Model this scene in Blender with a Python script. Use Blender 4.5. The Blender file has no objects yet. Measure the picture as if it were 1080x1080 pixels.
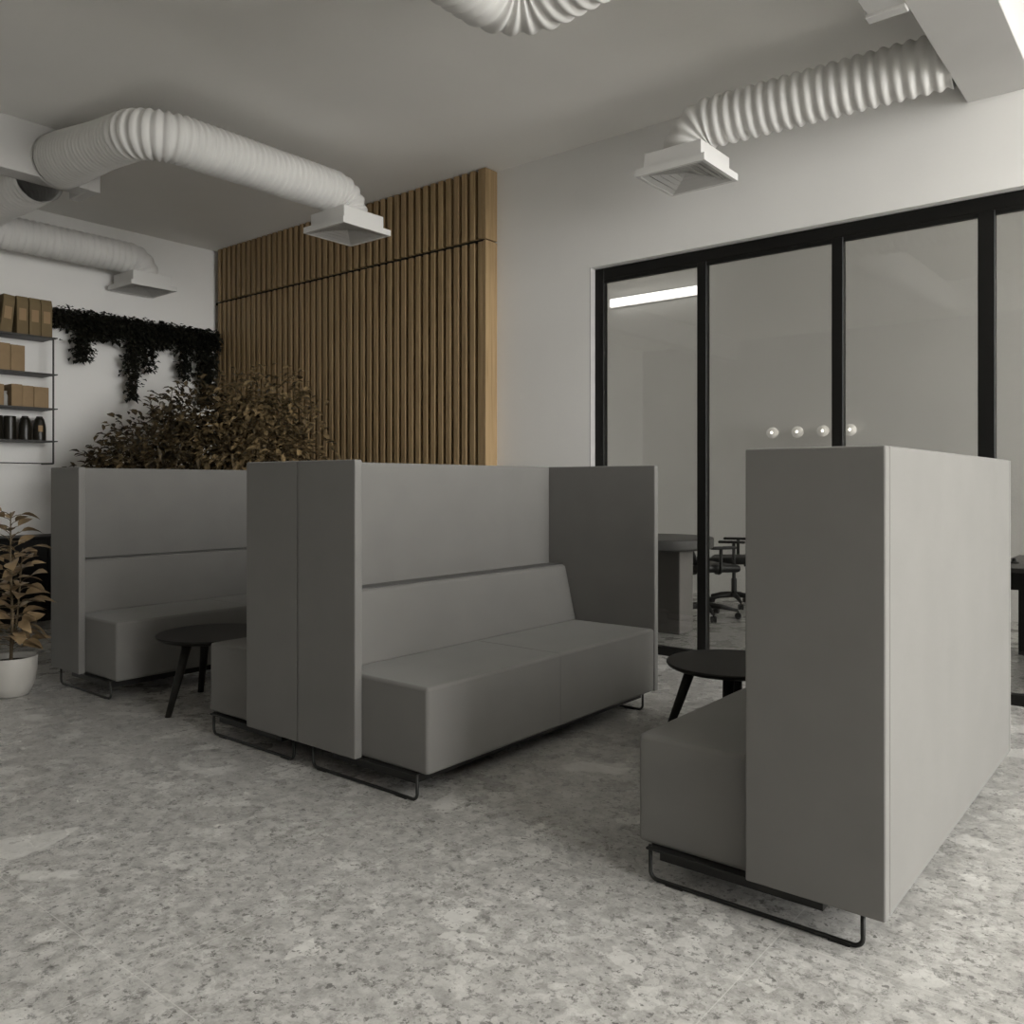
import bpy, bmesh, math, random
from mathutils import Vector, Matrix
random.seed(7)
scene = bpy.context.scene
COL = scene.collection
PI = math.pi
V = Vector

# ------------------------------------------------------------------ materials
def new_mat(name):
    m = bpy.data.materials.new(name); m.use_nodes = True
    nt = m.node_tree
    return m, nt, nt.nodes['Principled BSDF']

def simple(name, col, rough=0.5, metal=0.0, spec=0.5, var=0.06, scale=8.0, bump=0.0, bscale=60.0):
    """principled with a small procedural tone variation and optional bump"""
    m, nt, b = new_mat(name)
    tc = nt.nodes.new('ShaderNodeTexCoord')
    n = nt.nodes.new('ShaderNodeTexNoise'); n.inputs['Scale'].default_value = scale; n.inputs['Detail'].default_value = 4
    nt.links.new(tc.outputs['Object'], n.inputs['Vector'])
    r = nt.nodes.new('ShaderNodeValToRGB')
    r.color_ramp.elements[0].position = 0.3; r.color_ramp.elements[1].position = 0.7
    r.color_ramp.elements[0].color = (*[c*(1-var) for c in col], 1)
    r.color_ramp.elements[1].color = (*[min(1, c*(1+var)) for c in col], 1)
    nt.links.new(n.outputs['Fac'], r.inputs['Fac']); nt.links.new(r.outputs['Color'], b.inputs['Base Color'])
    b.inputs['Roughness'].default_value = rough; b.inputs['Metallic'].default_value = metal
    b.inputs['Specular IOR Level'].default_value = spec
    if bump:
        n2 = nt.nodes.new('ShaderNodeTexNoise'); n2.inputs['Scale'].default_value = bscale; n2.inputs['Detail'].default_value = 3
        nt.links.new(tc.outputs['Object'], n2.inputs['Vector'])
        bp = nt.nodes.new('ShaderNodeBump'); bp.inputs['Strength'].default_value = bump; bp.inputs['Distance'].default_value = 0.01
        nt.links.new(n2.outputs['Fac'], bp.inputs['Height']); nt.links.new(bp.outputs['Normal'], b.inputs['Normal'])
    return m

def fabric_mat():
    m = simple('grey_woven_fabric', (0.156, 0.152, 0.142), rough=0.85, spec=0.25, var=0.035, scale=5)
    nt = m.node_tree; b = nt.nodes['Principled BSDF']
    tc = nt.nodes.new('ShaderNodeTexCoord')
    w1 = nt.nodes.new('ShaderNodeTexNoise'); w1.inputs['Scale'].default_value = 420; w1.inputs['Detail'].default_value = 2
    nt.links.new(tc.outputs['Object'], w1.inputs['Vector'])
    bp = nt.nodes.new('ShaderNodeBump'); bp.inputs['Strength'].default_value = 0.25; bp.inputs['Distance'].default_value = 0.002
    nt.links.new(w1.outputs['Fac'], bp.inputs['Height']); nt.links.new(bp.outputs['Normal'], b.inputs['Normal'])
    b.inputs['Sheen Weight'].default_value = 0.15; b.inputs['Sheen Roughness'].default_value = 0.5
    return m

def terrazzo_mat():
    m, nt, b = new_mat('terrazzo')
    L = nt.links.new; N = nt.nodes.new
    tc = N('ShaderNodeTexCoord')
    def math_(op, a, bb=None):
        n = N('ShaderNodeMath'); n.operation = op
        for i, x in enumerate((a, bb)):
            if x is None: continue
            if isinstance(x, (int, float)): n.inputs[i].default_value = x
            else: L(x, n.inputs[i])
        return n.outputs[0]
    def noise(scale, detail=4, rough=0.6):
        n = N('ShaderNodeTexNoise'); n.inputs['Scale'].default_value = scale; n.inputs['Detail'].default_value = detail
        n.inputs['Roughness'].default_value = rough
        L(tc.outputs['Object'], n.inputs['Vector']); return n.outputs['Fac']
    def ramp(f, p0, p1, c0=0.0, c1=1.0):
        n = N('ShaderNodeMapRange'); n.inputs['From Min'].default_value = p0; n.inputs['From Max'].default_value = p1
        n.inputs['To Min'].default_value = c0; n.inputs['To Max'].default_value = c1
        L(f, n.inputs['Value']); return n.outputs['Result']
    def mix(fac, c1, c2):
        n = N('ShaderNodeMix'); n.data_type = 'RGBA'
        if isinstance(fac, float): n.inputs['Factor'].default_value = fac
        else: L(fac, n.inputs['Factor'])
        for i, x in ((6, c1), (7, c2)):
            if isinstance(x, tuple): n.inputs[i].default_value = (*x, 1)
            else: L(x, n.inputs[i])
        return n.outputs[2]
    def warp(amount, nscale):
        nz = N('ShaderNodeTexNoise'); nz.inputs['Scale'].default_value = nscale; nz.inputs['Detail'].default_value = 3
        L(tc.outputs['Object'], nz.inputs['Vector'])
        s = N('ShaderNodeVectorMath'); s.operation = 'SCALE'; s.inputs['Scale'].default_value = amount
        L(nz.outputs['Color'], s.inputs[0])
        a = N('ShaderNodeVectorMath'); a.operation = 'ADD'
        L(tc.outputs['Object'], a.inputs[0]); L(s.outputs[0], a.inputs[1]); return a.outputs[0]
    def chips(scale, wamount, thr_rand, edge):
        v = N('ShaderNodeTexVoronoi'); v.feature = 'DISTANCE_TO_EDGE'; v.inputs['Scale'].default_value = scale
        v2 = N('ShaderNodeTexVoronoi'); v2.feature = 'F1'; v2.inputs['Scale'].default_value = scale
        w = warp(wamount, scale*1.4)
        L(w, v.inputs['Vector']); L(w, v2.inputs['Vector'])
        sep = N('ShaderNodeSeparateColor'); L(v2.outputs['Color'], sep.inputs['Color'])
        sel = math_('GREATER_THAN', sep.outputs[0], thr_rand)
        inside = ramp(v.outputs['Distance'], edge, edge+0.04)
        return math_('MULTIPLY', sel, inside), sep.outputs[1]
    base = mix(ramp(noise(19, 9, 0.8), 0.38, 0.62), (0.26, 0.254, 0.239), (0.47, 0.461, 0.439))
    c1, r1 = chips(26, 0.05, 0.45, 0.02)
    base = mix(math_('MULTIPLY', c1, ramp(r1, 0, 1, 0.05, 0.50)), base, (0.58, 0.57, 0.545))
    c2, r2 = chips(10, 0.10, 0.86, 0.05)
    base = mix(math_('MULTIPLY', c2, ramp(r2, 0, 1, 0.2, 0.7)), base, (0.62, 0.61, 0.58))
    # grey mottling and dark flecks of several sizes
    d0 = ramp(noise(24, 6, 0.8), 0.545, 0.60)
    base = mix(math_('MULTIPLY', d0, 0.75), base, (0.155, 0.151, 0.142))
    d2 = ramp(noise(15, 7, 0.75), 0.59, 0.63)
    base = mix(math_('MULTIPLY', d2, 0.70), base, (0.105, 0.102, 0.094))
    d1 = ramp(noise(40, 4, 0.6), 0.61, 0.645)
    base = mix(math_('MULTIPLY', d1, 0.80), base, (0.09, 0.088, 0.08))
    # a few large pale chips
    c4, r4 = chips(3.6, 0.16, 0.92, 0.16)
    base = mix(math_('MULTIPLY', c4, 0.60), base, (0.64, 0.63, 0.60))
    # tile joints, 1.2 m grid: one joint line runs along world x = -0.912
    sx = N('ShaderNodeSeparateXYZ'); L(tc.outputs['Object'], sx.inputs[0])
    jx = math_('PINGPONG', math_('ADD', sx.outputs[0], 0.912), 0.6)
    jy = math_('PINGPONG', math_('ADD', sx.outputs[1], -2.28), 0.6)
    jm = math_('LESS_THAN', math_('MINIMUM', jx, jy), 0.0016)
    base = mix(math_('MULTIPLY', jm, 0.45), base, (0.62, 0.61, 0.58))
    L(base, b.inputs['Base Color'])
    L(ramp(noise(5, 4), 0.3, 0.7, 0.22, 0.36), b.inputs['Roughness'])
    b.inputs['Specular IOR Level'].default_value = 0.4
    return m

def wood_mat(name, col, dark):
    m, nt, b = new_mat(name)
    L = nt.links.new; N = nt.nodes.new
    tc = N('ShaderNodeTexCoord'); mp = N('ShaderNodeMapping'); mp.inputs['Scale'].default_value = (26, 26, 1.2)
    L(tc.outputs['Object'], mp.inputs['Vector'])
    n = N('ShaderNodeTexNoise'); n.inputs['Scale'].default_value = 1.6; n.inputs['Detail'].default_value = 6
    L(mp.outputs[0], n.inputs['Vector'])
    r = N('ShaderNodeValToRGB'); r.color_ramp.elements[0].position = 0.3; r.color_ramp.elements[1].position = 0.72
    r.color_ramp.elements[0].color = (*dark, 1); r.color_ramp.elements[1].color = (*col, 1)
    L(n.outputs['Fac'], r.inputs['Fac']); L(r.outputs['Color'], b.inputs['Base Color'])
    b.inputs['Roughness'].default_value = 0.5; b.inputs['Specular IOR Level'].default_value = 0.3
    return m

def leaf_mat(name, c0, c1, scale=3.0, trans=0.15):
    m, nt, b = new_mat(name)
    L = nt.links.new; N = nt.nodes.new
    tc = N('ShaderNodeTexCoord'); n = N('ShaderNodeTexNoise'); n.inputs['Scale'].default_value = scale; n.inputs['Detail'].default_value = 2
    L(tc.outputs['Object'], n.inputs['Vector'])
    r = N('ShaderNodeValToRGB'); r.color_ramp.elements[0].position = 0.35; r.color_ramp.elements[1].position = 0.65
    r.color_ramp.elements[0].color = (*c0, 1); r.color_ramp.elements[1].color = (*c1, 1)
    L(n.outputs['Fac'], r.inputs['Fac']); L(r.outputs['Color'], b.inputs['Base Color'])
    b.inputs['Roughness'].default_value = 0.45; b.inputs['Specular IOR Level'].default_value = 0.35
    return m

def glass_mat():
    m = bpy.data.materials.new('tinted_glass'); m.use_nodes = True
    nt = m.node_tree; nt.nodes.clear(); L = nt.links.new; N = nt.nodes.new
    o = N('ShaderNodeOutputMaterial'); mx = N('ShaderNodeMixShader')
    t = N('ShaderNodeBsdfTransparent'); t.inputs['Color'].default_value = (0.77, 0.77, 0.76, 1)
    g = N('ShaderNodeBsdfGlossy'); g.inputs['Roughness'].default_value = 0.02; g.inputs['Color'].default_value = (0.9, 0.9, 0.9, 1)
    f = N('ShaderNodeFresnel'); f.inputs['IOR'].default_value = 1.5
    tc = N('ShaderNodeTexCoord'); n = N('ShaderNodeTexNoise'); n.inputs['Scale'].default_value = 0.4
    L(tc.outputs['Object'], n.inputs['Vector'])
    bp = N('ShaderNodeBump'); bp.inputs['Strength'].default_value = 0.02; L(n.outputs['Fac'], bp.inputs['Height'])
    L(bp.outputs['Normal'], g.inputs['Normal'])
    L(f.outputs[0], mx.inputs['Fac']); L(t.outputs[0], mx.inputs[1]); L(g.outputs[0], mx.inputs[2]); L(mx.outputs[0], o.inputs['Surface'])
    return m

def emit_mat(name, col, strength):
    m, nt, b = new_mat(name)
    b.inputs['Base Color'].default_value = (*col, 1)
    b.inputs['Emission Color'].default_value = (*col, 1); b.inputs['Emission Strength'].default_value = strength
    return m

M = {}
M['wall'] = simple('white_plaster', (0.83, 0.82, 0.795), rough=0.85, spec=0.2, var=0.02, scale=1.5, bump=0.08, bscale=40)
M['ceil'] = simple('ceiling_plaster', (0.87, 0.855, 0.82), rough=0.9, spec=0.15, var=0.02, scale=1.2, bump=0.08, bscale=30)
M['dim'] = simple('grey_plaster', (0.22, 0.215, 0.205), rough=0.9, spec=0.2, var=0.03, scale=1.5)
M['fabric'] = fabric_mat()
M['black'] = simple('black_powder_coat', (0.012, 0.0118, 0.0105), rough=0.45, spec=0.35, var=0.1, scale=12)
M['frame'] = simple('black_aluminium', (0.0065, 0.0063, 0.0055), rough=0.45, spec=0.25, var=0.1, scale=3)
M['table'] = simple('black_stained_wood', (0.012, 0.0108, 0.009), rough=0.5, spec=0.25, var=0.18, scale=6)
M['plastic'] = simple('black_plastic', (0.015, 0.0148, 0.014), rough=0.5, spec=0.35, var=0.1, scale=20)
M['terrazzo'] = terrazzo_mat()
M['slat'] = wood_mat('oak_slat', (0.40, 0.28, 0.15), (0.265, 0.18, 0.09))
M['slatback'] = simple('dark_felt_backing', (0.018, 0.016, 0.012), rough=0.95, spec=0.1)
M['duct'] = simple('white_flexible_hose', (0.74, 0.73, 0.705), rough=0.55, spec=0.35, var=0.03, scale=3)
M['bulk'] = simple('white_duct_board', (0.58, 0.57, 0.55), rough=0.6, spec=0.3, var=0.02, scale=3)
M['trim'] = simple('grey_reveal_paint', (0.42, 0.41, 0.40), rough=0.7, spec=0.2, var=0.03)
M['vent'] = simple('white_enamel', (0.74, 0.73, 0.705), rough=0.5, spec=0.35, var=0.02, scale=4)
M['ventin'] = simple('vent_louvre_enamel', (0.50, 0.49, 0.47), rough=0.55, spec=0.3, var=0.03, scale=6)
M['kraft'] = simple('kraft_card', (0.30, 0.212, 0.122), rough=0.8, spec=0.15, var=0.08, scale=9, bump=0.05)
M['kraftdark'] = simple('brown_kraft_paper', (0.19, 0.142, 0.078), rough=0.8, spec=0.15, var=0.08, scale=9, bump=0.05)
M['label'] = simple('tan_paper_label', (0.34, 0.235, 0.135), rough=0.8, spec=0.15, var=0.04)
M['rail'] = simple('dark_wire', (0.045, 0.043, 0.04), rough=0.5, spec=0.4, var=0.1)
M['bottle'] = simple('dark_brown_glaze', (0.014, 0.012, 0.008), rough=0.35, spec=0.4, var=0.15)
M['leafdark'] = leaf_mat('ivy_leaf', (0.008, 0.0085, 0.006), (0.018, 0.018, 0.012))
M['leafbush'] = leaf_mat('dark_shrub_leaf', (0.011, 0.0095, 0.006), (0.115, 0.082, 0.04), 16)
M['leafbrown'] = leaf_mat('bronze_shrub_leaf', (0.024, 0.018, 0.009), (0.28, 0.20, 0.10), 16)
M['leafbig'] = leaf_mat('bronze_broad_leaf', (0.12, 0.082, 0.042), (0.33, 0.235, 0.13), 7)
M['stem'] = simple('brown_bark', (0.10, 0.075, 0.045), rough=0.8, spec=0.2, var=0.2, scale=20)
M['soil'] = simple('potting_soil', (0.02, 0.016, 0.012), rough=0.95, spec=0.1, var=0.3, scale=60, bump=0.5)
M['pot'] = simple('pale_ceramic', (0.40, 0.385, 0.355), rough=0.55, spec=0.35, var=0.03, scale=6)
M['cabinet'] = simple('black_lacquer', (0.008, 0.0078, 0.007), rough=0.5, spec=0.25, var=0.1)
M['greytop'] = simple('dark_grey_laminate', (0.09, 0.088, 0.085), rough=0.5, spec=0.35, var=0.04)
M['greybase'] = simple('grey_laminate', (0.20, 0.19, 0.18), rough=0.6, spec=0.3, var=0.04)
M['glass'] = glass_mat()
M['led'] = emit_mat('led_diffuser', (1.0, 0.985, 0.95), 0.8)
M['globe'] = emit_mat('opal_globe', (0.85, 0.82, 0.76), 0.06)
M['bulb'] = emit_mat('lit_bulb', (1.0, 0.95, 0.85), 3.0)
M['gap'] = simple('dark_joint', (0.02, 0.018, 0.014), rough=0.9, spec=0.1)

# ------------------------------------------------------------------ helpers
def obj(name, bm, mat, parent=None, smooth=False, loc=None, weighted=False):
    me = bpy.data.meshes.new(name)
    bmesh.ops.recalc_face_normals(bm, faces=bm.faces[:]) if smooth != 'keep' else None
    bm.to_mesh(me); bm.free()
    if smooth:
        for p in me.polygons: p.use_smooth = True
    o = bpy.data.objects.new(name, me); COL.objects.link(o)
    for m_ in (mat if isinstance(mat, (list, tuple)) else [mat]): me.materials.append(m_)
    if parent: o.parent = parent
    if loc: o.location = loc
    if weighted:
        w = o.modifiers.new('wn', 'WEIGHTED_NORMAL'); w.keep_sharp = False
    return o

def tag(o, label, cat, group=None):
    o['label'] = label; o['category'] = cat
    if group: o['group'] = group
    return o

def thing(name, label, cat, loc=(0, 0, 0), group=None, rz=0.0):
    o = bpy.data.objects.new(name, None); COL.objects.link(o)
    o.location = loc; o.rotation_euler = (0, 0, rz); o.empty_display_size = 0.1
    return tag(o, label, cat, group)

def struct(name, bm, mat, parent=None):
    o = obj(name, bm, mat, parent)
    if not parent: o['kind'] = 'structure'
    return o

def children(o): return [c for c in bpy.data.objects if c.parent == o]

def dup(root, loc, label, group=None, rz=None):
    def cp(o, par):
        c = o.copy(); COL.objects.link(c)
        if par: c.parent = par
        for ch in children(o): cp(ch, c)
        return c
    r = cp(root, None); r.location = loc; r['label'] = label
    if rz is not None: r.rotation_euler = (0, 0, rz)
    if group: r['group'] = group
    return r

def B(): return bmesh.new()

def box(bm, x0, x1, y0, y1, z0, z1, bev=0.0, seg=2, mi=0):
    xs = sorted((x0, x1)); ys = sorted((y0, y1)); zs = sorted((z0, z1))
    vs = [bm.verts.new((x, y, z)) for z in zs for y in ys for x in xs]
    F = [(0, 2, 3, 1), (4, 5, 7, 6), (0, 1, 5, 4), (2, 6, 7, 3), (0, 4, 6, 2), (1, 3, 7, 5)]
    fs = [bm.faces.new([vs[i] for i in f]) for f in F]
    for f in fs: f.material_index = mi
    if bev:
        es = list({e for f in fs for e in f.edges})
        bmesh.ops.bevel(bm, geom=es, offset=bev, segments=seg, profile=0.5, affect='EDGES', clamp_overlap=True)
    return fs

def prism(bm, poly, y0, y1, bev=0.0, seg=2):
    """poly in xz extruded along y"""
    a = [bm.verts.new((x, y0, z)) for x, z in poly]; b = [bm.verts.new((x, y1, z)) for x, z in poly]
    fs = [bm.faces.new(a), bm.faces.new(b[::-1])]
    n = len(poly)
    for i in range(n): fs.append(bm.faces.new((a[i], b[i], b[(i+1) % n], a[(i+1) % n])))
    if bev:
        es = list({e for f in fs for e in f.edges})
        bmesh.ops.bevel(bm, geom=es, offset=bev, segments=seg, profile=0.5, affect='EDGES', clamp_overlap=True)

def tube(bm, pts, r, n=10, caps=True, closed=False):
    """r: number or list per point"""
    pts = [V(p) for p in pts]
    N = len(pts); rings = []
    t0 = (pts[1]-pts[0]).normalized()
    up = V((0, 0, 1)) if abs(t0.z) < 0.9 else V((1, 0, 0))
    nrm = t0.cross(up).normalized()
    for i in range(N):
        if closed: t = (pts[(i+1) % N]-pts[i-1]).normalized()
        elif i == 0: t = t0
        elif i == N-1: t = (pts[i]-pts[i-1]).normalized()
        else: t = (pts[i+1]-pts[i-1]).normalized()
        nrm = (nrm - t*nrm.dot(t)).normalized(); bi = t.cross(nrm)
        rr = r[i] if isinstance(r, (list, tuple)) else r
        rings.append([bm.verts.new(pts[i] + (nrm*math.cos(2*PI*k/n) + bi*math.sin(2*PI*k/n))*rr) for k in range(n)])
    m_ = N if closed else N-1
    for i in range(m_):
        a, b = rings[i], rings[(i+1) % N]
        for k in range(n): bm.faces.new((a[k], a[(k+1) % n], b[(k+1) % n], b[k]))
    if caps and not closed:
        bm.faces.new(rings[0][::-1]); bm.faces.new(rings[-1])

def fillet(pts, rad, seg=8):
    pts = [V(p) for p in pts]; out = [pts[0]]
    for i in range(1, len(pts)-1):
        r = rad[i-1] if isinstance(rad, (list, tuple)) else rad
        a = (pts[i-1]-pts[i]).normalized(); b = (pts[i+1]-pts[i]).normalized()
        ang = a.angle(b); d = r/math.tan(ang/2)
        c = pts[i] + (a+b).normalized()*(r/math.sin(ang/2))
        p0 = pts[i]+a*d; p1 = pts[i]+b*d
        u = (p0-c); w = (p1-c); tot = u.angle(w); ax = u.cross(w).normalized()
        for k in range(seg+1):
            out.append(c + Matrix.Rotation(tot*k/seg, 3, ax) @ u)
    out.append(pts[-1]); return out

def resample(pts, step):
    out = [pts[0]]; acc = 0.0; nxt = step
    for i in range(1, len(pts)):
        a, b = pts[i-1], pts[i]; L = (b-a).length
        while L > 1e-9 and nxt <= acc+L+1e-9:
            out.append(a.lerp(b, (nxt-acc)/L)); nxt += step
        acc += L
    return out

def lathe(bm, prof, n=40, c=(0, 0, 0), cap0=True, cap1=True):
    rings = []
    for r, z in prof:
        rings.append([bm.verts.new((c[0]+r*math.cos(2*PI*k/n), c[1]+r*math.sin(2*PI*k/n), c[2]+z)) for k in range(n)])
    for i in range(len(rings)-1):
        for k in range(n): bm.faces.new((rings[i][k], rings[i][(k+1) % n], rings[i+1][(k+1) % n], rings[i+1][k]))
    if cap0: bm.faces.new(rings[0][::-1])
    if cap1: bm.faces.new(rings[-1])

def leaf(bm, p, d, length, width, fold=0.25, droop=0.25, segs=3):
    """a pointed, folded leaf with a curved midrib"""
    d = V(d).normalized(); up = V((0, 0, 1))
    side = d.cross(up)
    if side.length < 1e-3: side = V((1, 0, 0))
    side.normalize(); nrm = side.cross(d).normalized()
    roll = random.uniform(-0.6, 0.6)
    side = Matrix.Rotation(roll, 3, d) @ side; nrm = Matrix.Rotation(roll, 3, d) @ nrm
    prev = None; p = V(p)
    prof = {2: (0.0, 1.0, 0.0), 3: (0.0, 0.9, 0.8, 0.0), 4: (0.0, 0.72, 1.0, 0.72, 0.0), 5: (0.05, 0.7, 1.0, 0.88, 0.5, 0.0)}[segs]
    for i, wv in enumerate(prof):
        t = i/segs
        c = p + d*(length*t) - up*(droop*length*t*t)
        w = width*0.5*wv
        if w < 1e-6: row = [bm.verts.new(c)]
        else: row = [bm.verts.new(c - side*w + nrm*w*fold*2), bm.verts.new(c), bm.verts.new(c + side*w + nrm*w*fold*2)]
        if prev:
            if len(prev) == 1 and len(row) == 3:
                bm.faces.new((prev[0], row[1], row[0])); bm.faces.new((prev[0], row[2], row[1]))
            elif len(prev) == 3 and len(row) == 3:
                bm.faces.new((prev[0], prev[1], row[1], row[0])); bm.faces.new((prev[1], prev[2], row[2], row[1]))
            elif len(prev) == 3:
                bm.faces.new((prev[0], prev[1], row[0])); bm.faces.new((prev[1], prev[2], row[0]))
        prev = row

# ------------------------------------------------------------------ dimensions of the place
XL, XR = -8.60, 7.00           # left and right wall faces
YB, YF = 5.45, -3.60           # back wall face, wall behind the camera
ZC = 3.85                      # ceiling
XC, ZT = 1.3, 7.6              # unseen taller bay, added so daylight comes in from higher up
YM = 8.86                      # far wall of the meeting room
GX0, GX1, GZ1 = -3.654, 2.3, 2.90   # glazed opening

# --- setting
bm = B(); box(bm, XL-0.2, XR+0.2, YF-0.2, YM+0.2, -0.12, 0.0); struct('floor', bm, M['terrazzo'])
bm = B(); box(bm, XL-0.2, XC, YF-0.2, YM+0.2, ZC, ZC+0.15); box(bm, XC-0.15, XC, YF-0.2, YM+0.2, ZC+0.15, ZT)
box(bm, XC-0.15, XR+0.2, YF-0.2, YM+0.2, ZT, ZT+0.15); struct('ceiling_and_added_bay', bm, M['ceil'])
bm = B(); box(bm, XL-0.2, XL, YF-0.2, YM+0.2, 0, ZC); struct('wall_left', bm, M['wall'])
bm = B(); box(bm, XL, XC, YF-0.2, YF, 0, ZC); box(bm, XC, XR, YF-0.2, YF, 0, ZT); struct('wall_front', bm, M['dim'])
bm = B(); box(bm, XL, XC, YM, YM+0.2, 0, ZC); box(bm, XC, XR, YM, YM+0.2, 0, ZT); struct('wall_far', bm, M['wall'])
bm = B()
box(bm, XL, GX0, YB, YB+0.16, 0, ZC); box(bm, GX1, XR, YB, YB+0.16, 0, ZC); box(bm, XC, XR, YB, YB+0.16, ZC, ZT); box(bm, GX0, GX1, YB, YB+0.16, GZ1, ZC)
struct('wall_back', bm, M['wall'])
bm = B(); box(bm, -6.2, -6.06, YB+0.16, YM, 0, ZC); struct('wall_partition', bm, M['wall'])
# right wall with window openings (outside the picture, gives the daylight)
WIN = [(0.15, 2.1), (2.25, 5.35), (5.75, 8.6)]; WZ0, WZ1 = 0.5, 7.3
bm = B()
edges = [YF-0.2] + [v for w in WIN for v in w] + [YM+0.2]
for i in range(0, len(edges), 2): box(bm, XR, XR+0.2, edges[i], edges[i+1], 0, ZT)
for a, b in WIN: box(bm, XR, XR+0.2, a, b, 0, WZ0); box(bm, XR, XR+0.2, a, b, WZ1, ZT)
struct('wall_right', bm, M['wall'])
for i, (a, b) in enumerate(WIN):
    bm = B(); x0, x1 = XR+0.07, XR+0.13
    box(bm, x0, x1, a, a+0.05, WZ0, WZ1); box(bm, x0, x1, b-0.05, b, WZ0, WZ1)
    box(bm, x0, x1, a+0.05, b-0.05, WZ0, WZ0+0.05); box(bm, x0, x1, a+0.05, b-0.05, WZ1-0.05, WZ1)
    box(bm, x0, x1, (a+b)/2-0.02, (a+b)/2+0.02, WZ0+0.05, WZ1-0.05)
    struct('window_%d' % (i+2), bm, M['frame'])

# --- glazed partition to the meeting room
win = bpy.data.objects.new('window_1', None); COL.objects.link(win); win['kind'] = 'structure'
win.location = (GX0, 5.51, 0)
def wb(x0, x1, y0, y1, z0, z1, name, mat, bev=0.003):
    bm = B(); box(bm, x0-GX0, x1-GX0, y0-5.51, y1-5.51, z0, z1, bev, 1); return obj(name, bm, mat, win)
FY0, FY1 = 5.51, 5.565
bm = B()
for (x0, x1, z0, z1) in ((-3.646, -3.566, 0, 2.895), (GX1-0.08, GX1, 0, 2.895)):
    box(bm, x0-GX0, x1-GX0, 0, 0.055, z0, z1, 0.003, 1)
box(bm, -3.566-GX0, GX1-0.08-GX0, 0, 0.055, 2.812, 2.895, 0.003, 1)
box(bm, -3.566-GX0, GX1-0.08-GX0, 0, 0.055, 0, 0.062, 0.003, 1)
obj('window_frame', bm, M['frame'], win)
mull = [(-2.786, -2.714), (-1.846, -1.774), (-1.014, -0.926), (-0.12, -0.045), (0.72, 0.79), (1.5, 1.57)]
for x0, x1 in mull: wb(x0, x1, FY0, FY1, 0.062, 2.812, 'mullion', M['frame'])
xs = [-3.566] + [v for m_ in mull for v in m_] + [GX1-0.08]
for i in range(0, len(xs), 2): wb(xs[i], xs[i+1], 5.545, 5.553, 0.062, 2.812, 'glass_pane', M['glass'], 0)
# slim inner beads against the glass
bm = B()
for i in range(0, len(xs), 2):
    box(bm, xs[i]-GX0, xs[i+1]-GX0, 0.005, 0.034, 2.785, 2.812)
obj('glazing_bead', bm, M['frame'], win)
# white reveal fillet left of the black frame
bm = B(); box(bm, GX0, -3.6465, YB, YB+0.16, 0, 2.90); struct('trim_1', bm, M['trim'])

# --- skirting in the rear room and left wall (thin white)
bm = B(); box(bm, XL, XL+0.012, YF, YB, 0, 0.08); struct('baseboard_left', bm, M['wall'])

# ------------------------------------------------------------------ slat wall panel
SX0, SX1, SY = XL+0.005, -4.577, 5.30
sp = thing('slat_panel', 'tall oak slatted wall panel between the white corner and the glazing', 'wall panel', ((SX0+SX1)/2, YB, 0))
cx = (SX0+SX1)/2
bm = B(); box(bm, SX0-cx, SX1-0.03-cx, -0.05, -0.001, 0.01, ZC-0.004); obj('backing', bm, M['slatback'], sp)
ZJ = 3.258
pitch = 0.0915; n = int((SX1-0.028-SX0)/pitch)+1
for nm, z0, z1 in (('lower_slats', 0.01, ZJ-0.012), ('upper_slats', ZJ+0.012, ZC-0.004)):
    bm = B()
    for i in range(n):
        x1 = SX1-0.0305-i*pitch; x0 = x1-0.056
        if x0 < SX0: break
        box(bm, x0-cx, x1-cx, SY-YB, -0.05, z0, z1, 0.004, 1)
    obj(nm, bm, M['slat'], sp)
bm = B(); box(bm, SX1-0.03-cx, SX1-cx, SY-YB, -0.001, 0.01, ZJ-0.005, 0.003, 1); box(bm, SX1-0.03-cx, SX1-cx, SY-YB, -0.001, ZJ+0.005, ZC-0.004, 0.003, 1)
obj('end_board', bm, M['slat'], sp)
bm = B(); box(bm, SX0-cx, SX1-0.031-cx, SY-YB+0.03, -0.05, ZJ-0.012, ZJ+0.012); obj('joint_strip', bm, M['gap'], sp)

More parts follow.
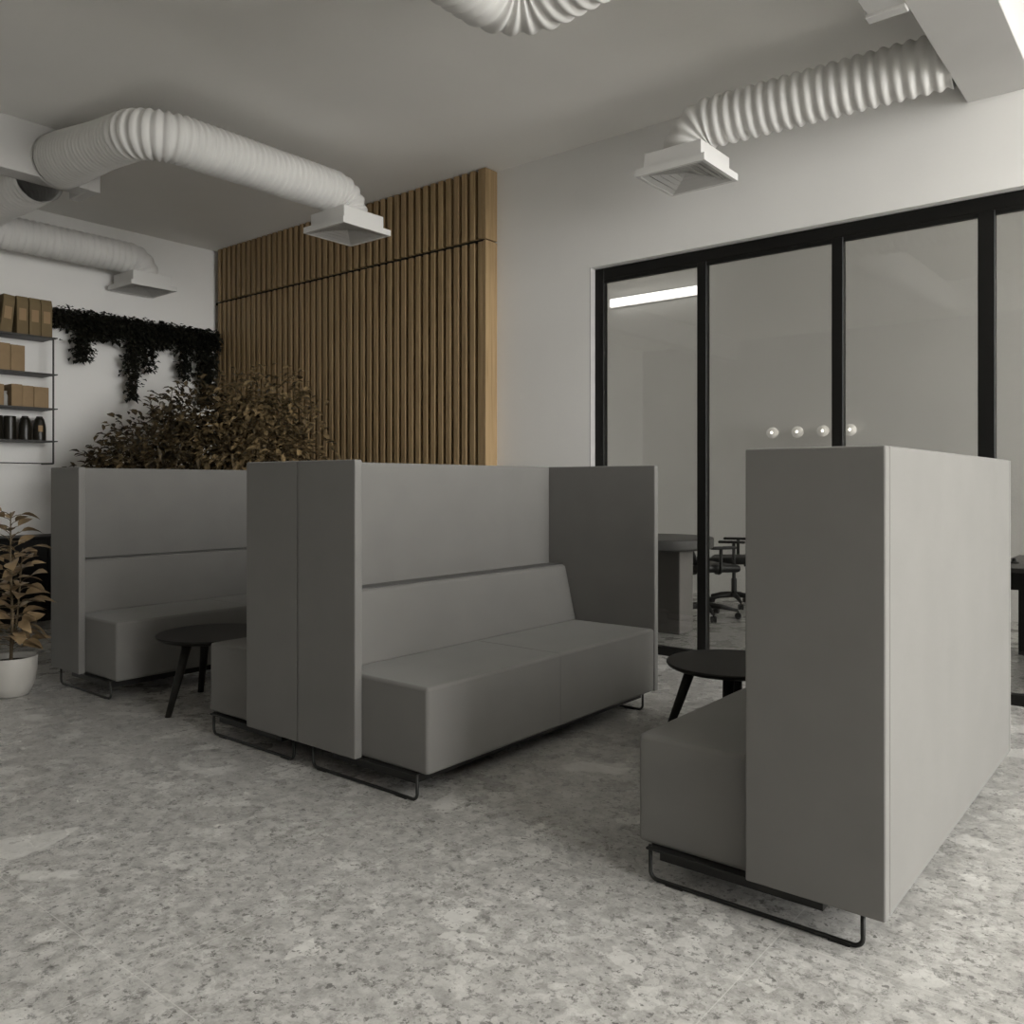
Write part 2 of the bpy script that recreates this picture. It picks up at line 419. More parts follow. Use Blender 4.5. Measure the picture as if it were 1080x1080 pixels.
# ------------------------------------------------------------------ booth sofas
L_S = 1.85
def make_sofa(sx, label, loc):
    """sx=+1: seat faces +X, sx=-1: faces -X. origin: floor under near end of the back plane"""
    t = thing('booth_sofa', label, 'sofa', loc, 'high-backed grey booth sofas')
    Z0, Z1 = 0.107, 1.35
    def bx(name, x0, x1, y0, y1, z0, z1, bev, seg, mat=M['fabric']):
        bm = B(); box(bm, sx*x0, sx*x1, y0, y1, z0, z1, bev, seg); return obj(name, bm, mat, t, True, weighted=True)
    bx('back_panel', 0.001, 0.044, 0.041, L_S-0.041, Z0, Z1, 0.006, 2)
    bx('end_panel', 0.001, 0.386, 0.0, 0.04, Z0, Z1, 0.006, 2)
    bx('end_panel', 0.001, 0.765, L_S-0.04, L_S, Z0, Z1, 0.006, 2)
    s = bx('seat', 0.045, 0.765, 0.042, L_S-0.042, Z0+0.002, 0.452, 0.016, 3)
    # seam across the middle of the seat
    bm = B()
    tube(bm, [(sx*0.25, L_S/2, 0.4525), (sx*0.75, L_S/2, 0.4523), (sx*0.7628, L_S/2, 0.4475), (sx*0.7652, L_S/2, 0.43), (sx*0.7652, L_S/2, 0.12)], 0.0009, 6)
    obj('seam', bm, M['fabric'], s)
    bm = B()
    prism(bm, [(sx*0.045, 0.45), (sx*0.242, 0.45), (sx*0.167, 0.758), (sx*0.152, 0.770), (sx*0.045, 0.770)], 0.043, L_S-0.043, 0.008, 2)
    br = obj('backrest', bm, M['fabric'], t, True, weighted=True)
    bm = B(); box(bm, sx*0.046, sx*0.15, 0.046, L_S-0.046, 0.7702, 0.7745, 0.001, 1)  # dark strip in place of the shadow between backrest and panel
    pp = obj('shadow_strip', bm, M['greytop'], br); pp['label'] = 'dark strip standing in for the gap shadow along the top of the backrest'
    for y in (0.035, L_S-0.085):
        p = fillet([(sx*0.068, y, 0.108), (sx*0.068, y, 0.0075), (sx*0.715, y, 0.0075), (sx*0.715, y, 0.112)], 0.025, 6)
        bm = B(); tube(bm, p, 0.0065, 10); leg = obj('sled_leg', bm, M['black'], t, True)
        for x in (0.13, 0.63):
            bm = B(); box(bm, sx*(x-0.03), sx*(x+0.03), y-0.008, y+0.008, 0.0, 0.004, 0.001, 1)
            obj('glide', bm, M['plastic'], leg)
        
    bm = B()
    for y in (0.035, L_S-0.085): box(bm, sx*0.06, sx*0.72, y-0.02, y+0.02, 0.103, 0.109)
    box(bm, sx*0.18, sx*0.69, 0.05, L_S-0.06, 0.064, 0.1085)
    obj('base_frame', bm, M['black'], t)
    return t
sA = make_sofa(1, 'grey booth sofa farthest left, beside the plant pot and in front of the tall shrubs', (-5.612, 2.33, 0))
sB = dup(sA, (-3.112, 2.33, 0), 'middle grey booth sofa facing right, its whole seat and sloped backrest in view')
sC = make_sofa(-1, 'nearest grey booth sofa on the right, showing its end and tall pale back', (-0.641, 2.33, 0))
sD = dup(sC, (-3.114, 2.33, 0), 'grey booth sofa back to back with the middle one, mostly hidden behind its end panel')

# ------------------------------------------------------------------ round tables
def make_table(label, loc, angs, zt=0.405, r=0.31):
    t = thing('coffee_table', label, 'table', loc, 'round black tables between the sofas')
    bm = B(); lathe(bm, [(r-0.022, zt-0.026), (r-0.006, zt-0.018), (r, zt-0.008), (r, zt-0.003), (r-0.003, zt)], 64)
    obj('tabletop', bm, M['table'], t, True, weighted=True)
    bm = B(); lathe(bm, [(0.21, zt-0.04), (0.21, zt-0.0262)], 40); obj('mounting_plate', bm, M['table'], t)
    for a in angs:
        a = math.radians(a); d = V((math.cos(a), math.sin(a), 0))
        bm = B(); tube(bm, [d*0.19+V((0, 0, zt-0.03)), d*0.25+V((0, 0, 0.2)), d*0.322+V((0, 0, 0.0))], [0.026, 0.022, 0.017], 16)
        # flatten foot on floor
        for v in bm.verts:
            if v.co.z < 0.02: v.co.z = 0.0
        obj('leg', bm, M['table'], t, True)
    return t
make_table('round black wooden table between the far left sofa and the middle pair', (-4.37, 2.70, 0), (-78, 42, 162))
make_table('round black wooden table behind the seat of the nearest sofa, in front of the glazing', (-1.735, 3.80, 0), (-71, 19, 109, 199))

# ------------------------------------------------------------------ ducts, plenums, diffusers
def plenum(name, label, boxes, loc):
    t = thing(name, label, 'air duct', loc)
    return t
t = thing('bulkhead_duct', 'white rectangular bulkhead duct under the ceiling at top right, running to the back wall', 'air duct', (-0.887, 2.0, 3.433))
bm = B(); box(bm, -0.168, 0.168, -5.5, 3.449, 0, ZC-3.433-0.001, 0.004, 1); obj('duct_body', bm, M['bulk'], t)
bm = B(); box(bm, -0.335, -0.168, -0.1, 2.19, 0.004, 0.40, 0.004, 1)
box(bm, -0.345, -0.168, 2.135, 2.20, -0.012, 0.41, 0.003, 1)
obj('take_off_box', bm, M['bulk'], t)
t = thing('bulkhead_duct', 'white rectangular bulkhead duct at the top left, where two ribbed hoses branch off', 'air duct', (-6.63, 0.0, 3.468))
bm = B(); box(bm, -0.09, 0.09, -3.5, 3.07, 0, ZC-3.468-0.001, 0.004, 1); obj('duct_body', bm, M['bulk'], t)
bm = B(); box(bm, -0.24, 0.094, 2.99, 3.075, -0.004, ZC-3.468-0.002, 0.003, 1); obj('end_box', bm, M['bulk'], t)

def make_vent(label, loc):
    t = thing('air_diffuser', label, 'air vent', loc, 'square white air diffusers under the hoses')
    h = 0.238
    bm = B()   # flange frame, hollow
    box(bm, -h, h, -h, -h+0.025, 0, 0.045); box(bm, -h, h, h-0.025, h, 0, 0.045)
    box(bm, -h, -h+0.025, -h+0.025, h-0.025, 0, 0.045); box(bm, h-0.025, h, -h+0.025, h-0.025, 0, 0.045)
    obj('flange', bm, M['vent'], t)
    bm = B(); q = 0.198; box(bm, -q, q, -q, q, 0.0455, 0.148, 0.003, 1); obj('housing', bm, M['vent'], t)
    # louvred recess: square rings stepping up towards the centre
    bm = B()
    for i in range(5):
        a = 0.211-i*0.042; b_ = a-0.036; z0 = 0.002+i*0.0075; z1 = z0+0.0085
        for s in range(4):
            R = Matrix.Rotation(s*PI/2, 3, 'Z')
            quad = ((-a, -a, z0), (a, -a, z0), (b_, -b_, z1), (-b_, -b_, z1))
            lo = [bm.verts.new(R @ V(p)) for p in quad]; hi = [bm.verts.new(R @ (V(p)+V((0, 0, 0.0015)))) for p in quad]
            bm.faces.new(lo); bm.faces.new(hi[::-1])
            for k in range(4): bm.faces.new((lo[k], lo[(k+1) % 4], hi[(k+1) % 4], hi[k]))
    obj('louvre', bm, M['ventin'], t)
    return t
ZV = 3.19
v1c, v3c, vLc = (-5.19, 4.36), (-2.56, 4.925), (-8.30, 4.33)
va = make_vent('square white air diffuser hanging in front of the slatted panel', (v1c[0], v1c[1], ZV))
dup(va, (v3c[0], v3c[1], ZV), 'square white air diffuser above the glazing, at the end of the right hose')
dup(va, (vLc[0], vLc[1], ZV), 'square white air diffuser by the left wall above the trailing greenery')

def hose(label, pts, rad, R=0.16, R0=None, pitch=0.06, seg=14, amp=0.013, cuff=True):
    o_ = V(pts[0])
    t = thing('flexible_hose', label, 'air duct', o_, 'ribbed white air hoses')
    NS = 8
    p = resample(fillet([V(q)-o_ for q in pts], rad, seg), pitch/NS)
    rr = []; R0 = R0 or R
    for i in range(len(p)):
        s = (i % NS)/NS; f = min(1.0, i*pitch/NS/0.9); f = f*f*(3-2*f)
        rr.append(R0+(R-R0)*f - amp*(0.5-0.5*math.cos(2*PI*s))**1.3)
    bm = B(); tube(bm, p, rr, 44, caps=False); h_ = obj('ribbed_hose', bm, M['duct'], t, True)
    if cuff:
        d = (p[1]-p[0]).normalized()
        bm = B(); tube(bm, [p[0], p[0]+d*0.04], R0+0.004, 44, caps=False); obj('cuff', bm, M['duct'], t, True)
    return t
ZD = 3.49; ZE = ZV+0.149
hose('ribbed white air hose bending from the left bulkhead to the diffuser before the slats',
     [(-6.538, 2.78, 3.62), (-5.95, 2.74, 3.55), (v1c[0], 2.74, ZD), (v1c[0], v1c[1], ZD), (v1c[0], v1c[1], ZE)], [0.3, 0.24, 0.15], 0.16, 0.195, 0.048, amp=0.017)
hose('ribbed white air hose running from the right bulkhead to the diffuser above the glazing',
     [(-1.057, 5.09, 3.55), (v3c[0], 4.925, 3.51), (v3c[0], 4.925, ZE)], [0.17], 0.155, None, 0.068, amp=0.018, cuff=False)
hose('ribbed white air hose bending at the top middle edge of the picture',
     [(-1.224, 3.05, 3.60), (-1.6, 3.05, 3.53), (-2.47, 3.05, 3.46), (-2.47, -0.2, ZD), (-1.224, -0.2, 3.6)], [0.3, 0.20, 0.26], 0.18, None, 0.068, amp=0.018)
hose('ribbed white air hose along the left wall, leading to the diffuser above the greenery',
     [(-6.728, 2.716, 3.51), (-8.30, 2.716, ZD), (vLc[0], vLc[1], ZD), (vLc[0], vLc[1], ZE)], [0.24, 0.15], 0.155, 0.165, 0.06)

# ------------------------------------------------------------------ wall shelf and goods
SH = [2.612, 2.272, 1.952, 1.650]
shx0, shx1, shy0, shy1 = XL+0.004, XL+0.27, 2.1, 3.50
t = thing('wall_shelf', 'black wire wall shelf with boxes at the left edge', 'shelf', (XL, (shy0+shy1)/2, 1.43))
cy = (shy0+shy1)/2
for z in SH:
    bm = B(); box(bm, 0.004, 0.27, shy0-cy, shy1-cy, z-1.43-0.016, z-1.43, 0.002, 1)
    box(bm, 0.15, 0.285, shy1-cy, shy1-cy+0.018, z-1.43-0.012, z-1.43-0.002)
    obj('shelf_board', bm, M['rail'], t)
for y in (shy0+0.01, shy1-0.012):
    bm = B()
    tube(bm, fillet([(0.012, y-cy, 0.006), (0.26, y-cy, 0.006), (0.26, y-cy, 1.165)], 0.012, 4), 0.0085, 8); obj('side_frame', bm, M['rail'], t)
bm = B(); tube(bm, [(0.26, shy0-cy, 0.006), (0.26, shy1-cy-0.006, 0.006)], 0.005, 8); obj('bottom_rail', bm, M['rail'], t)

def file_box(y, w, tilt=0.0, h=0.345, lab=''):
    t = thing('kraft_bag', lab, 'bag', (XL+0.14, y, SH[0]+0.0005), 'kraft bags on the top shelf')
    if tilt: t.rotation_euler = (tilt, 0, 0)
    bm = B(); hw = w/2-0.002
    prof = [(-0.10, 0), (0.10, 0), (0.10, h-0.05), (0.085, h), (-0.085, h), (-0.10, h-0.05)]
    prism(bm, prof, -hw, hw, 0.004, 1); b_ = obj('bag_body', bm, M['kraftdark'], t)
    bm = B(); box(bm, 0.1005, 0.102, -hw*0.62, hw*0.62, h*0.36, h*0.68); obj('paper_label', bm, M['label'], t)
labs = ['brown kraft bag at the right end of the top shelf', 'brown kraft bag second from the right on the top shelf',
        'brown kraft bag just right of the dark wedge gap on the top shelf', 'leaning brown kraft bag left of the dark wedge gap on the top shelf',
        'brown kraft bag cut by the left picture edge on the top shelf']
yy = [3.44, 3.337, 3.23, 3.09, 2.975]
for i, (y, l) in enumerate(zip(yy, labs)): file_box(y, 0.102, 0.0 if i != 3 else -0.10, lab=l)

def carton(x, y, w, d, h, z, label, group, m):
    t = thing('kraft_carton', label, 'box', (x, y, z+0.0005), group)
    bm = B(); box(bm, -d/2, d/2, -w/2, w/2, 0, h, 0.003, 1); obj('carton_body', bm, m, t)
    bm = B(); box(bm, -d/2+0.004, d/2-0.004, -0.012, 0.012, h, h+0.0012); obj('tape', bm, M['label'], t)
carton(XL+0.14, 3.19, 0.118, 0.2, 0.235, SH[1], 'tan carton at the right end of the second shelf', 'tan cartons on the second shelf', M['kraft'])
carton(XL+0.14, 3.068, 0.118, 0.2, 0.242, SH[1], 'tan carton at the left picture edge on the second shelf', 'tan cartons on the second shelf', M['kraft'])
for y, w, h, l in ((3.393, 0.128, 0.19, 'tan carton at the right end of the third shelf'), (3.277, 0.096, 0.193, 'narrow tan carton in the middle of the third shelf row'),
                   (3.182, 0.092, 0.200, 'tallest tan carton right of the gap on the third shelf'), (3.03, 0.09, 0.19, 'tan carton left of the gap, at the picture edge on the third shelf')):
    carton(XL+0.14, y, w, 0.2, h, SH[2], l, 'tan cartons on the third shelf', M['kraft'])
t = thing('glass_jar', 'small pale jar in the gap between cartons on the third shelf', 'jar', (XL+0.17, 3.106, SH[2]+0.0005))
bm = B(); lathe(bm, [(0.02, 0), (0.024, 0.006), (0.024, 0.09), (0.016, 0.11), (0.016, 0.12)], 20); obj('jar_body', bm, M['pot'], t, True)
bm = B(); lathe(bm, [(0.018, 0.1205), (0.018, 0.135)], 20); obj('lid', bm, M['pot'], t)
def bottle(y, r, h, kind, label, lab=False):
    t = thing('dark_bottle', label, 'bottle', (XL+0.15, y, SH[3]+0.0005), 'dark bottles on the lowest shelf')
    prof = {'canister': [(r*0.96, 0), (r, 0.006), (r, h-0.02), (r*0.97, h-0.004), (r*0.9, h)],
            'dome': [(r*0.96, 0), (r, 0.006), (r, h*0.45), (r*0.93, h*0.66), (r*0.72, h*0.88), (r*0.55, h*0.95)]}[kind]
    bm = B(); lathe(bm, prof, 28); obj('bottle_body', bm, M['bottle'], t, True, weighted=True)
    if kind == 'dome':
        bm = B(); lathe(bm, [(r*0.5, h*0.9505), (r*0.5, h*0.99), (r*0.42, h)], 24); obj('cap', bm, M['bottle'], t)
    if lab:
        bm = B(); n = 8; a0, a1 = -0.55, 0.15
        vs = [[bm.verts.new(((r+0.0012)*math.cos(a0+(a1-a0)*k/n), (r+0.0012)*math.sin(a0+(a1-a0)*k/n), z)) for k in range(n+1)] for z in (h*0.36, h*0.62)]
        for k in range(n): bm.faces.new((vs[0][k], vs[0][k+1], vs[1][k+1], vs[1][k]))
        obj('paper_label', bm, M['label'], t)
bottle(3.41, 0.055, 0.225, 'dome', 'dark domed bottle with a pale label at the right end of the lowest shelf', True)
bottle(3.285, 0.055, 0.222, 'dome', 'dark domed bottle without label, second from right on the lowest shelf')
bottle(3.155, 0.052, 0.215, 'canister', 'dark flat-topped canister beside the domed bottles on the lowest shelf')
bottle(3.045, 0.052, 0.215, 'canister', 'dark flat-topped canister at the left picture edge on the lowest shelf')

# ------------------------------------------------------------------ low black sideboard
t = thing('sideboard', 'low black sideboard against the left wall behind the potted plant', 'cabinet', (XL+0.21, 3.0, 0))
bm = B(); box(bm, -0.195, 0.195, -0.75, 0.95, 0.0, 0.745, 0.004, 1); obj('carcass', bm, M['cabinet'], t)
bm = B(); box(bm, -0.197, 0.205, -0.76, 0.96, 0.7455, 0.77, 0.004, 1); obj('top', bm, M['cabinet'], t)
for k in range(3):
    bm = B(); box(bm, 0.1955, 0.21, -0.74+k*0.56, -0.74+k*0.56+0.552, 0.06, 0.735, 0.002, 1); d_ = obj('door', bm, M['cabinet'], t)
    bm = B(); tube(bm, [(0.222, -0.74+k*0.56+0.05, 0.5), (0.222, -0.74+k*0.56+0.05, 0.64)], 0.006, 8); obj('handle', bm, M['black'], d_)

# ------------------------------------------------------------------ trailing greenery on a ledge
LZ = 2.83
t = thing('plant_ledge', 'dark narrow planter ledge high on the left wall, full of trailing greenery', 'planter', (XL, 4.42, LZ))
bm = B(); box(bm, 0.002, 0.14, -0.86, 0.845, 0.0, 0.018); box(bm, 0.128, 0.14, -0.86, 0.845, 0.018, 0.07); box(bm, 0.002, 0.012, -0.86, 0.845, 0.018, 0.07)
obj('trough', bm, M['cabinet'], t)
for y in (-0.7, 0.7):
    bm = B(); prism(bm, [(0.002, -0.12), (0.012, -0.12), (0.12, -0.001), (0.002, -0.001)], y-0.01, y+0.01); obj('bracket', bm, M['cabinet'], t)
def ivy(y0, y1, cols, label):
    """cols: (y centre, width, z of lowest tip, leaves per square metre)"""
    ym = (y0+y1)/2
    t = thing('trailing_plant', label, 'hanging plant', (XL+0.08, ym, LZ+0.02), 'trailing plants on the left wall')
    bs = B(); bl = B(); random.seed(int(y0*100))
    zo = LZ+0.02
    def lf(p, s=1.0):
        a = random.uniform(-PI, PI)
        d = V((abs(math.cos(a))*0.8, math.sin(a), random.uniform(-0.9, 0.5)))
        leaf(bl, p, d, random.uniform(0.036, 0.062)*s, random.uniform(0.028, 0.046)*s, 0.2, 0.25, 2)
    for i in range(int((y1-y0)*3000)):   # bushy top
        lf(V((random.uniform(-0.06, 0.11), random.uniform(y0, y1)-ym, random.triangular(-0.12, 0.10, 0.0))))
    for (sy, w, zl, dens) in cols:
        H_ = zo-zl
        for j in range(max(2, int(w/0.045))):
            oy = sy-ym+random.uniform(-w/2, w/2)*0.8; ox = random.uniform(0.065, 0.10); he = H_*random.uniform(0.7, 0.98)
            pts = [V((0.0, oy*0.98, 0.0)), V((ox-0.01, oy, 0.03))]
            for q in range(1, 9): pts.append(V((ox+random.uniform(-0.012, 0.012), oy+random.uniform(-0.015, 0.015), -he*q/8)))
            tube(bs, pts, 0.0035, 5)
        for q in range(int(H_*w*dens*1.7)):
            f = random.random()**1.15; ww = w*(1.0-0.45*f)
            lf(V((0.08+random.uniform(-0.05, 0.05), sy-ym+random.gauss(0, 0.30)*ww+random.uniform(-0.3, 0.3)*ww, -H_*f)), 1.35-0.3*f)
    obj('stems', bs, M['stem'], t, True); obj('foliage', bl, M['leafdark'], t, False)
ivy(3.56, 3.98, [(3.80, 0.20, 2.44, 3000), (3.93, 0.16, 2.66, 3000)], 'trailing dark plant nearest the shelf, with one short hanging tail')
ivy(3.98, 4.40, [(4.08, 0.24, 2.66, 3000), (4.29, 0.16, 2.10, 2600), (4.38, 0.10, 2.5, 2500)], 'trailing dark plant in the middle with the longest hanging tail')
ivy(4.40, 4.76, [(4.47, 0.14, 2.40, 2600), (4.63, 0.24, 2.66, 2800)], 'trailing dark plant second from the corner with a frayed tail')
ivy(4.76, 5.26, [(4.87, 0.16, 2.36, 3000), (5.12, 0.16, 2.12, 6000), (5.22, 0.08, 2.7, 2500)], 'trailing dark plant at the corner by the slatted panel with a dense straight tail')

# ------------------------------------------------------------------ shrubs behind the far left sofa
def shrub(loc, label, mat, blobs, nleaf, seed, lsize, pot_r=0.24, spread=1.0):
    random.seed(seed)
    t = thing('potted_shrub', label, 'plant', loc, 'tall shrubs behind the far left sofa')
    bm = B(); lathe(bm, [(pot_r*0.7, 0), (pot_r*0.8, 0.02), (pot_r, 0.42), (pot_r, 0.45), (pot_r-0.025, 0.45), (pot_r-0.03, 0.40)], 40, cap1=False); obj('pot', bm, M['pot'], t, True, weighted=True)
    bm = B(); lathe(bm, [(0.001, 0.40), (pot_r-0.031, 0.40)], 32, cap0=False, cap1=False); obj('soil', bm, M['soil'], t)
    bs = B(); bl = B()
    tips = []
    for (c, rad, w) in blobs:
        c = V(c); rad = V(rad)
        for j in range(max(3, int(10*w))):
            u = V((random.gauss(0, 1), random.gauss(0, 1), random.gauss(0, 1))).normalized()
            e = c + V((u.x*rad.x, u.y*rad.y, u.z*rad.z))*random.uniform(0.5, 0.95)
            b0 = V((random.uniform(-0.06, 0.06), random.uniform(-0.06, 0.06), 0.39))
            mid = b0.lerp(e, 0.5) + V((0, 0, 0.12))
            pts = [b0, b0.lerp(mid, 0.5)+V((0, 0, 0.05)), mid, mid.lerp(e, 0.5)+V((0, 0, 0.03)), e]
            tube(bs, pts, [0.013, 0.011, 0.008, 0.006, 0.003], 6)
            tips.append((mid, e))
        for j in range(int(nleaf*w)):
            u = V((random.gauss(0, 1), random.gauss(0, 1), random.gauss(0, 1))).normalized()
            rr = random.random()**0.42 * random.uniform(0.8, 1.12)
            p = c + V((u.x*rad.x, u.y*rad.y, u.z*rad.z))*rr
            if p.z < 0.5: continue
            d = u*0.8 + V((random.uniform(-0.8, 0.8), random.uniform(-0.8, 0.8), random.uniform(-0.7, 0.5)))
            s = random.uniform(0.75, 1.25)*lsize
            leaf(bl, p, d, s, s*random.uniform(0.45, 0.62), 0.22, 0.3, 3)
        # twigs to the outer leaves
        for j in range(int(26*w)):
            u = V((random.gauss(0, 1), random.gauss(0, 1), random.gauss(0, 0.8))).normalized()
            p0 = c + V((u.x*rad.x, u.y*rad.y, u.z*rad.z))*0.55; p1 = c + V((u.x*rad.x, u.y*rad.y, u.z*rad.z))*random.uniform(1.0, 1.22)
            if p1.z < 0.6: continue
            tube(bs, [p0, p0.lerp(p1, 0.5)+V((0, 0, 0.02)), p1], [0.004, 0.003, 0.0015], 5)
            for q in range(5):
                pp = p0.lerp(p1, 0.55+0.11*q)
                leaf(bl, pp, u+V((random.uniform(-1, 1), random.uniform(-1, 1), random.uniform(-0.6, 0.6))), lsize*random.uniform(0.7, 1.0), lsize*0.5, 0.2, 0.3, 3)
    obj('stems', bs, M['stem'], t, True); obj('foliage', bl, mat, t, False)
shrub((-7.28, 3.85, 0), 'darker tall leafy shrub behind the far left sofa, against the white wall', M['leafbush'],
      [((0.0, 0.12, 1.42), (0.66, 0.5, 0.52), 1.0), ((0.05, 0.40, 1.84), (0.36, 0.34, 0.36), 0.35), ((-0.25, -0.15, 1.3), (0.48, 0.36, 0.36), 0.45)], 1750, 11, 0.085)
shrub((-6.72, 4.52, 0), 'bronze brown tall leafy shrub in front of the slatted panel', M['leafbrown'],
      [((-0.05, 0.0, 1.5), (0.62, 0.5, 0.55), 1.0), ((0.40, 0.1, 1.55), (0.46, 0.38, 0.62), 0.36), ((0.0, 0.1, 2.0), (0.56, 0.38, 0.36), 0.26)], 1350, 23, 0.092)

# ------------------------------------------------------------------ potted plant, front left
random.seed(5)
t = thing('potted_plant', 'broad-leaved bronze plant in a pale ceramic pot at the left picture edge', 'plant', (-5.475, 2.05, 0))
bm = B(); lathe(bm, [(0.085, 0.0), (0.10, 0.008), (0.122, 0.06), (0.137, 0.14), (0.142, 0.228), (0.139, 0.232), (0.131, 0.228), (0.127, 0.195)], 48, cap1=False); obj('pot', bm, M['pot'], t, True)
bm = B(); lathe(bm, [(0.001, 0.20), (0.1275, 0.196)], 40, cap0=False, cap1=False); obj('soil', bm, M['soil'], t)
bm = B(); bl = B()
main = [V((0.0, 0.0, 0.19)), V((0.012, 0.005, 0.45)), V((-0.005, 0.0, 0.75)), V((0.012, -0.005, 1.08))]
tube(bm, main, [0.011, 0.009, 0.0065, 0.003], 8)
side = [V((0.008, 0.0, 0.26)), V((-0.06, 0.06, 0.46)), V((-0.09, 0.1, 0.86))]
tube(bm, side, [0.008, 0.006, 0.003], 8)
for path, n_ in ((main, 60), (side, 30)):
    for i in range(n_):
        f = 0.10 + 0.88*i/(n_-1); seg = f*(len(path)-1); k = min(int(seg), len(path)-2); p = path[k].lerp(path[k+1], seg-k)
        a = i*2.399+0.4
        el = 0.25 + 0.5*f
        d = V((math.cos(a), math.sin(a), el*random.uniform(0.5, 1.3)))
        pet = p + d.normalized()*random.uniform(0.05, 0.09)*(1.2-0.5*f)
        tube(bm, [p, p.lerp(pet, 0.5)+V((0, 0, 0.006)), pet], 0.0022, 5)
        ln = random.uniform(0.12, 0.175)*(1.0 if f < 0.8 else 0.85)
        leaf(bl, pet, d+V((0, 0, random.uniform(-0.35, 0.25))), ln, ln*random.uniform(0.46, 0.62), 0.12, random.uniform(0.25, 0.55), 5)
obj('stem', bm, M['stem'], t, True); obj('foliage', bl, M['leafbig'], t, True)

# ------------------------------------------------------------------ meeting room behind the glass
# wall mounted linear light
t = thing('linear_light', 'bright linear light high on the wall behind the first glass pane', 'lamp', (-5.0, YM, 3.44))
bm = B(); box(bm, -0.62, 0.62, -0.03, -0.001, -0.055, 0.055); obj('housing', bm, M['vent'], t)
bm = B(); box(bm, -0.612, 0.612, -0.065, -0.0305, -0.05, 0.05, 0.015, 3); obj('diffuser', bm, M['led'], t)
for i, x in enumerate((-3.554, -3.285, -3.022, -2.752)):
    w_ = ('leftmost', 'second from the left', 'third from the left', 'rightmost')[i]
    t = thing('globe_lamp', 'small glowing globe lamp behind the glass, %s of the four' % w_, 'lamp', (x, YM, 1.787), 'small globe lamps in the meeting room')
    bm = B(); lathe(bm, [(0.03, 0), (0.03, 0.012)], 24); bmesh.ops.rotate(bm, verts=bm.verts[:], cent=(0, 0, 0), matrix=Matrix.Rotation(PI/2, 3, 'X')); obj('wall_plate', bm, M['vent'], t)
    bm = B(); tube(bm, [(0, -0.0125, 0), (0, -0.035, 0)], 0.012, 12); obj('holder', bm, M['vent'], t)
    bm = B(); bmesh.ops.create_uvsphere(bm, u_segments=28, v_segments=16, radius=0.06); bmesh.ops.translate(bm, verts=bm.verts[:], vec=(0, -0.094, 0)); g_ = obj('globe', bm, M['globe'], t, True)
    bm = B(); bmesh.ops.create_uvsphere(bm, u_segments=16, v_segments=10, radius=0.012); bmesh.ops.translate(bm, verts=bm.verts[:], vec=(0.012, -0.146, 0)); obj('bulb', bm, M['bulb'], g_, True)

# meeting table
t = thing('meeting_table', 'round dark grey meeting table behind the first glass pane', 'table', (-3.62, 6.36, 0))
bm = B(); lathe(bm, [(0.45, 0.705), (0.49, 0.715), (0.5, 0.73), (0.5, 0.79), (0.495, 0.80)], 64); obj('tabletop', bm, M['greytop'], t, True, weighted=True)
bm = B(); box(bm, -0.05, 0.26, -0.02, 0.22, 0, 0.704, 0.01, 2); obj('pedestal', bm, M['greybase'], t)
bm = B(); box(bm, -0.16, -0.08, -0.10, 0.20, 0, 0.704, 0.005, 1); obj('leg', bm, M['black'], t)

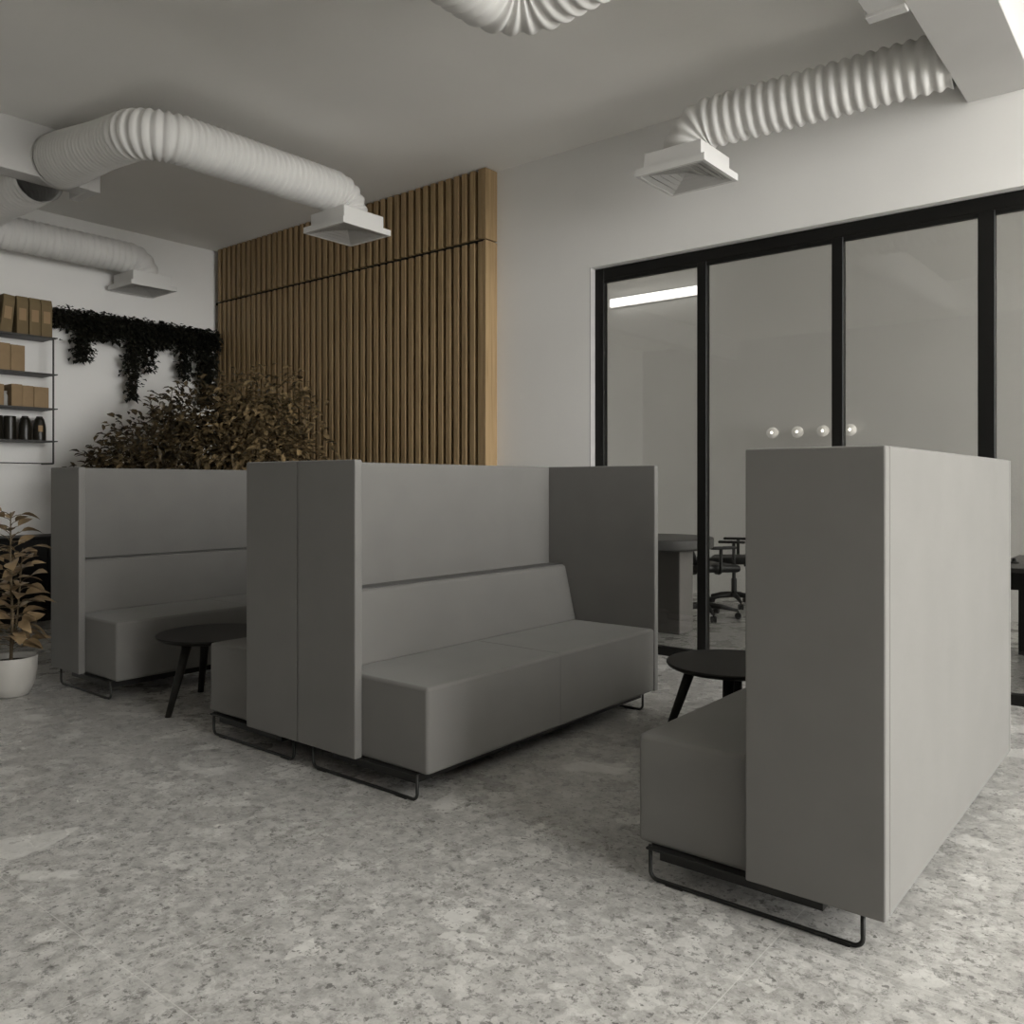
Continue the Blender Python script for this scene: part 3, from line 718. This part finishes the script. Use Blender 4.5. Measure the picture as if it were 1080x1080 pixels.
def make_chair(label, loc, rz):
    t = thing('office_chair', label, 'chair', loc, 'black office chairs behind the glass', rz)
    bm = B(); box(bm, -0.24, 0.24, -0.24, 0.24, 0.43, 0.50, 0.03, 3)
    for v in bm.verts: v.co.z += 0.02*(v.co.x/0.24)**2 - 0.015*max(0, -v.co.y/0.24)
    obj('seat', bm, M['plastic'], t, True)
    bm = B()   # curved mesh back
    nx, nz = 8, 8; gr = []
    for side_ in (0.0, 0.02):
        g = []
        for iz in range(nz+1):
            z = 0.51+0.24*iz/nz; row = []
            for ix in range(nx+1):
                x = -0.21+0.42*ix/nx; x *= 1-0.12*(iz/nz)**2
                y = 0.235 + 0.05*math.sin(PI*iz/nz) - 0.12*(x/0.21)**2*0.6 + 0.05*iz/nz + side_
                row.append(bm.verts.new((x, y, z)))
            g.append(row)
        gr.append(g)
    for g, fl in ((gr[0], 1), (gr[1], -1)):
        for iz in range(nz):
            for ix in range(nx): bm.faces.new([g[iz][ix], g[iz][ix+1], g[iz+1][ix+1], g[iz+1][ix]][::fl])
    per = [(0, i) for i in range(nx)] + [(i, nx) for i in range(nz)] + [(nz, nx-i) for i in range(nx)] + [(nz-i, 0) for i in range(nz)]
    for i in range(len(per)):
        a, b_ = per[i], per[(i+1) % len(per)]
        bm.faces.new((gr[0][a[0]][a[1]], gr[1][a[0]][a[1]], gr[1][b_[0]][b_[1]], gr[0][b_[0]][b_[1]]))
    obj('backrest', bm, M['plastic'], t, True)
    bm = B(); tube(bm, fillet([(0, 0.10, 0.425), (0, 0.29, 0.425), (0, 0.31, 0.66)], 0.05, 5), 0.022, 8); obj('back_support', bm, M['plastic'], t, True)
    for s in (-1, 1):
        bm = B(); tube(bm, fillet([(s*0.20, 0.02, 0.44), (s*0.285, 0.02, 0.44), (s*0.285, 0.02, 0.655)], 0.03, 5), 0.016, 8); a_ = obj('armrest', bm, M['plastic'], t, True)
        bm = B(); box(bm, s*0.255, s*0.32, -0.13, 0.13, 0.656, 0.682, 0.01, 2); obj('arm_pad', bm, M['plastic'], a_, True)
    bm = B(); lathe(bm, [(0.028, 0.09), (0.028, 0.28), (0.018, 0.2801), (0.018, 0.428)], 16); obj('gas_column', bm, M['plastic'], t)
    bm = B()
    for k in range(5):
        a = 2*PI*k/5+0.3; d = V((math.cos(a), math.sin(a), 0))
        tube(bm, [d*0.02+V((0, 0, 0.115)), d*0.16+V((0, 0, 0.105)), d*0.30+V((0, 0, 0.075))], [0.03, 0.022, 0.014], 8)
    obj('star_base', bm, M['plastic'], t, True)
    for k in range(5):
        a = 2*PI*k/5+0.3; d = V((math.cos(a), math.sin(a), 0)); s_ = V((-d.y, d.x, 0))
        bm = B()
        c0 = d*0.30+V((0, 0, 0.029))
        for o_ in (-0.014, 0.014):
            tube(bm, [c0+s_*(o_-0.008), c0+s_*(o_+0.008)], 0.029, 16)
        tube(bm, [c0, c0+V((0, 0, 0.045))], 0.008, 8)
        obj('caster', bm, M['plastic'], t)
    return t
ch = make_chair('black office chair mostly hidden by the mullion, nearest the first glass pane', (-3.62, 7.32, 0), math.radians(150))
dup(ch, (-3.74, 8.22, 0), 'black office chair behind the second glass pane with its star base in view', rz=math.radians(-70))
# desk at the right, seen past the nearest sofa
t = thing('office_desk', 'dark desk at the right picture edge behind the glass', 'desk', (-0.45, 6.75, 0))
bm = B(); box(bm, -0.62, 0.75, -0.62, 0.55, 0.69, 0.72, 0.004, 1); obj('desktop', bm, M['greytop'], t)
bm = B(); box(bm, -0.56, 0.70, -0.40, -0.37, 0.56, 0.689, 0.002, 1); obj('apron', bm, M['black'], t)
for x in (-0.58, 0.68):
    for y in (-0.40, 0.45):
        bm = B(); box(bm, x-0.025, x+0.025, y-0.025, y+0.025, 0, 0.689, 0.003, 1); obj('leg', bm, M['black'], t)
dup(ch, (-0.50, 7.30, 0), 'black office chair tucked under the desk at the right picture edge', rz=math.radians(15))
t = thing('desk_clip', 'small black clip on the left corner of the dark desk at the picture edge', 'clip', (-0.98, 6.5, 0.7205))
bm = B(); lathe(bm, [(0.03, 0), (0.03, 0.008), (0.012, 0.015), (0.01, 0.035)], 16); obj('clip_body', bm, M['black'], t)

# ------------------------------------------------------------------ camera, light
cam = bpy.data.cameras.new('camera'); co = bpy.data.objects.new('camera', cam); COL.objects.link(co)
cam.sensor_width = 36; cam.lens = 30.0; cam.shift_y = -30/1080
co.location = (0, 0, 1.25); co.rotation_euler = (PI/2, 0, math.atan2(730, 900))
cam.clip_start = 0.05; cam.clip_end = 100
scene.camera = co

w = bpy.data.worlds.new('sky'); scene.world = w; w.use_nodes = True
bg = w.node_tree.nodes['Background']; bg.inputs['Color'].default_value = (1.0, 0.99, 0.965, 1); bg.inputs['Strength'].default_value = 3.6
for a, b in WIN:
    l = bpy.data.lights.new('window_portal', 'AREA'); l.shape = 'RECTANGLE'; l.size = WZ1-WZ0; l.size_y = b-a
    l.cycles.is_portal = True
    o = bpy.data.objects.new('window_portal', l); COL.objects.link(o)
    o.location = (XR+0.16, (a+b)/2, (WZ0+WZ1)/2); o.rotation_euler = (0, PI/2, 0)

scene.view_settings.view_transform = 'Standard'; scene.view_settings.look = 'None'
scene.view_settings.exposure = 2.0; scene.view_settings.gamma = 1.0; scene.view_settings.use_curve_mapping = False
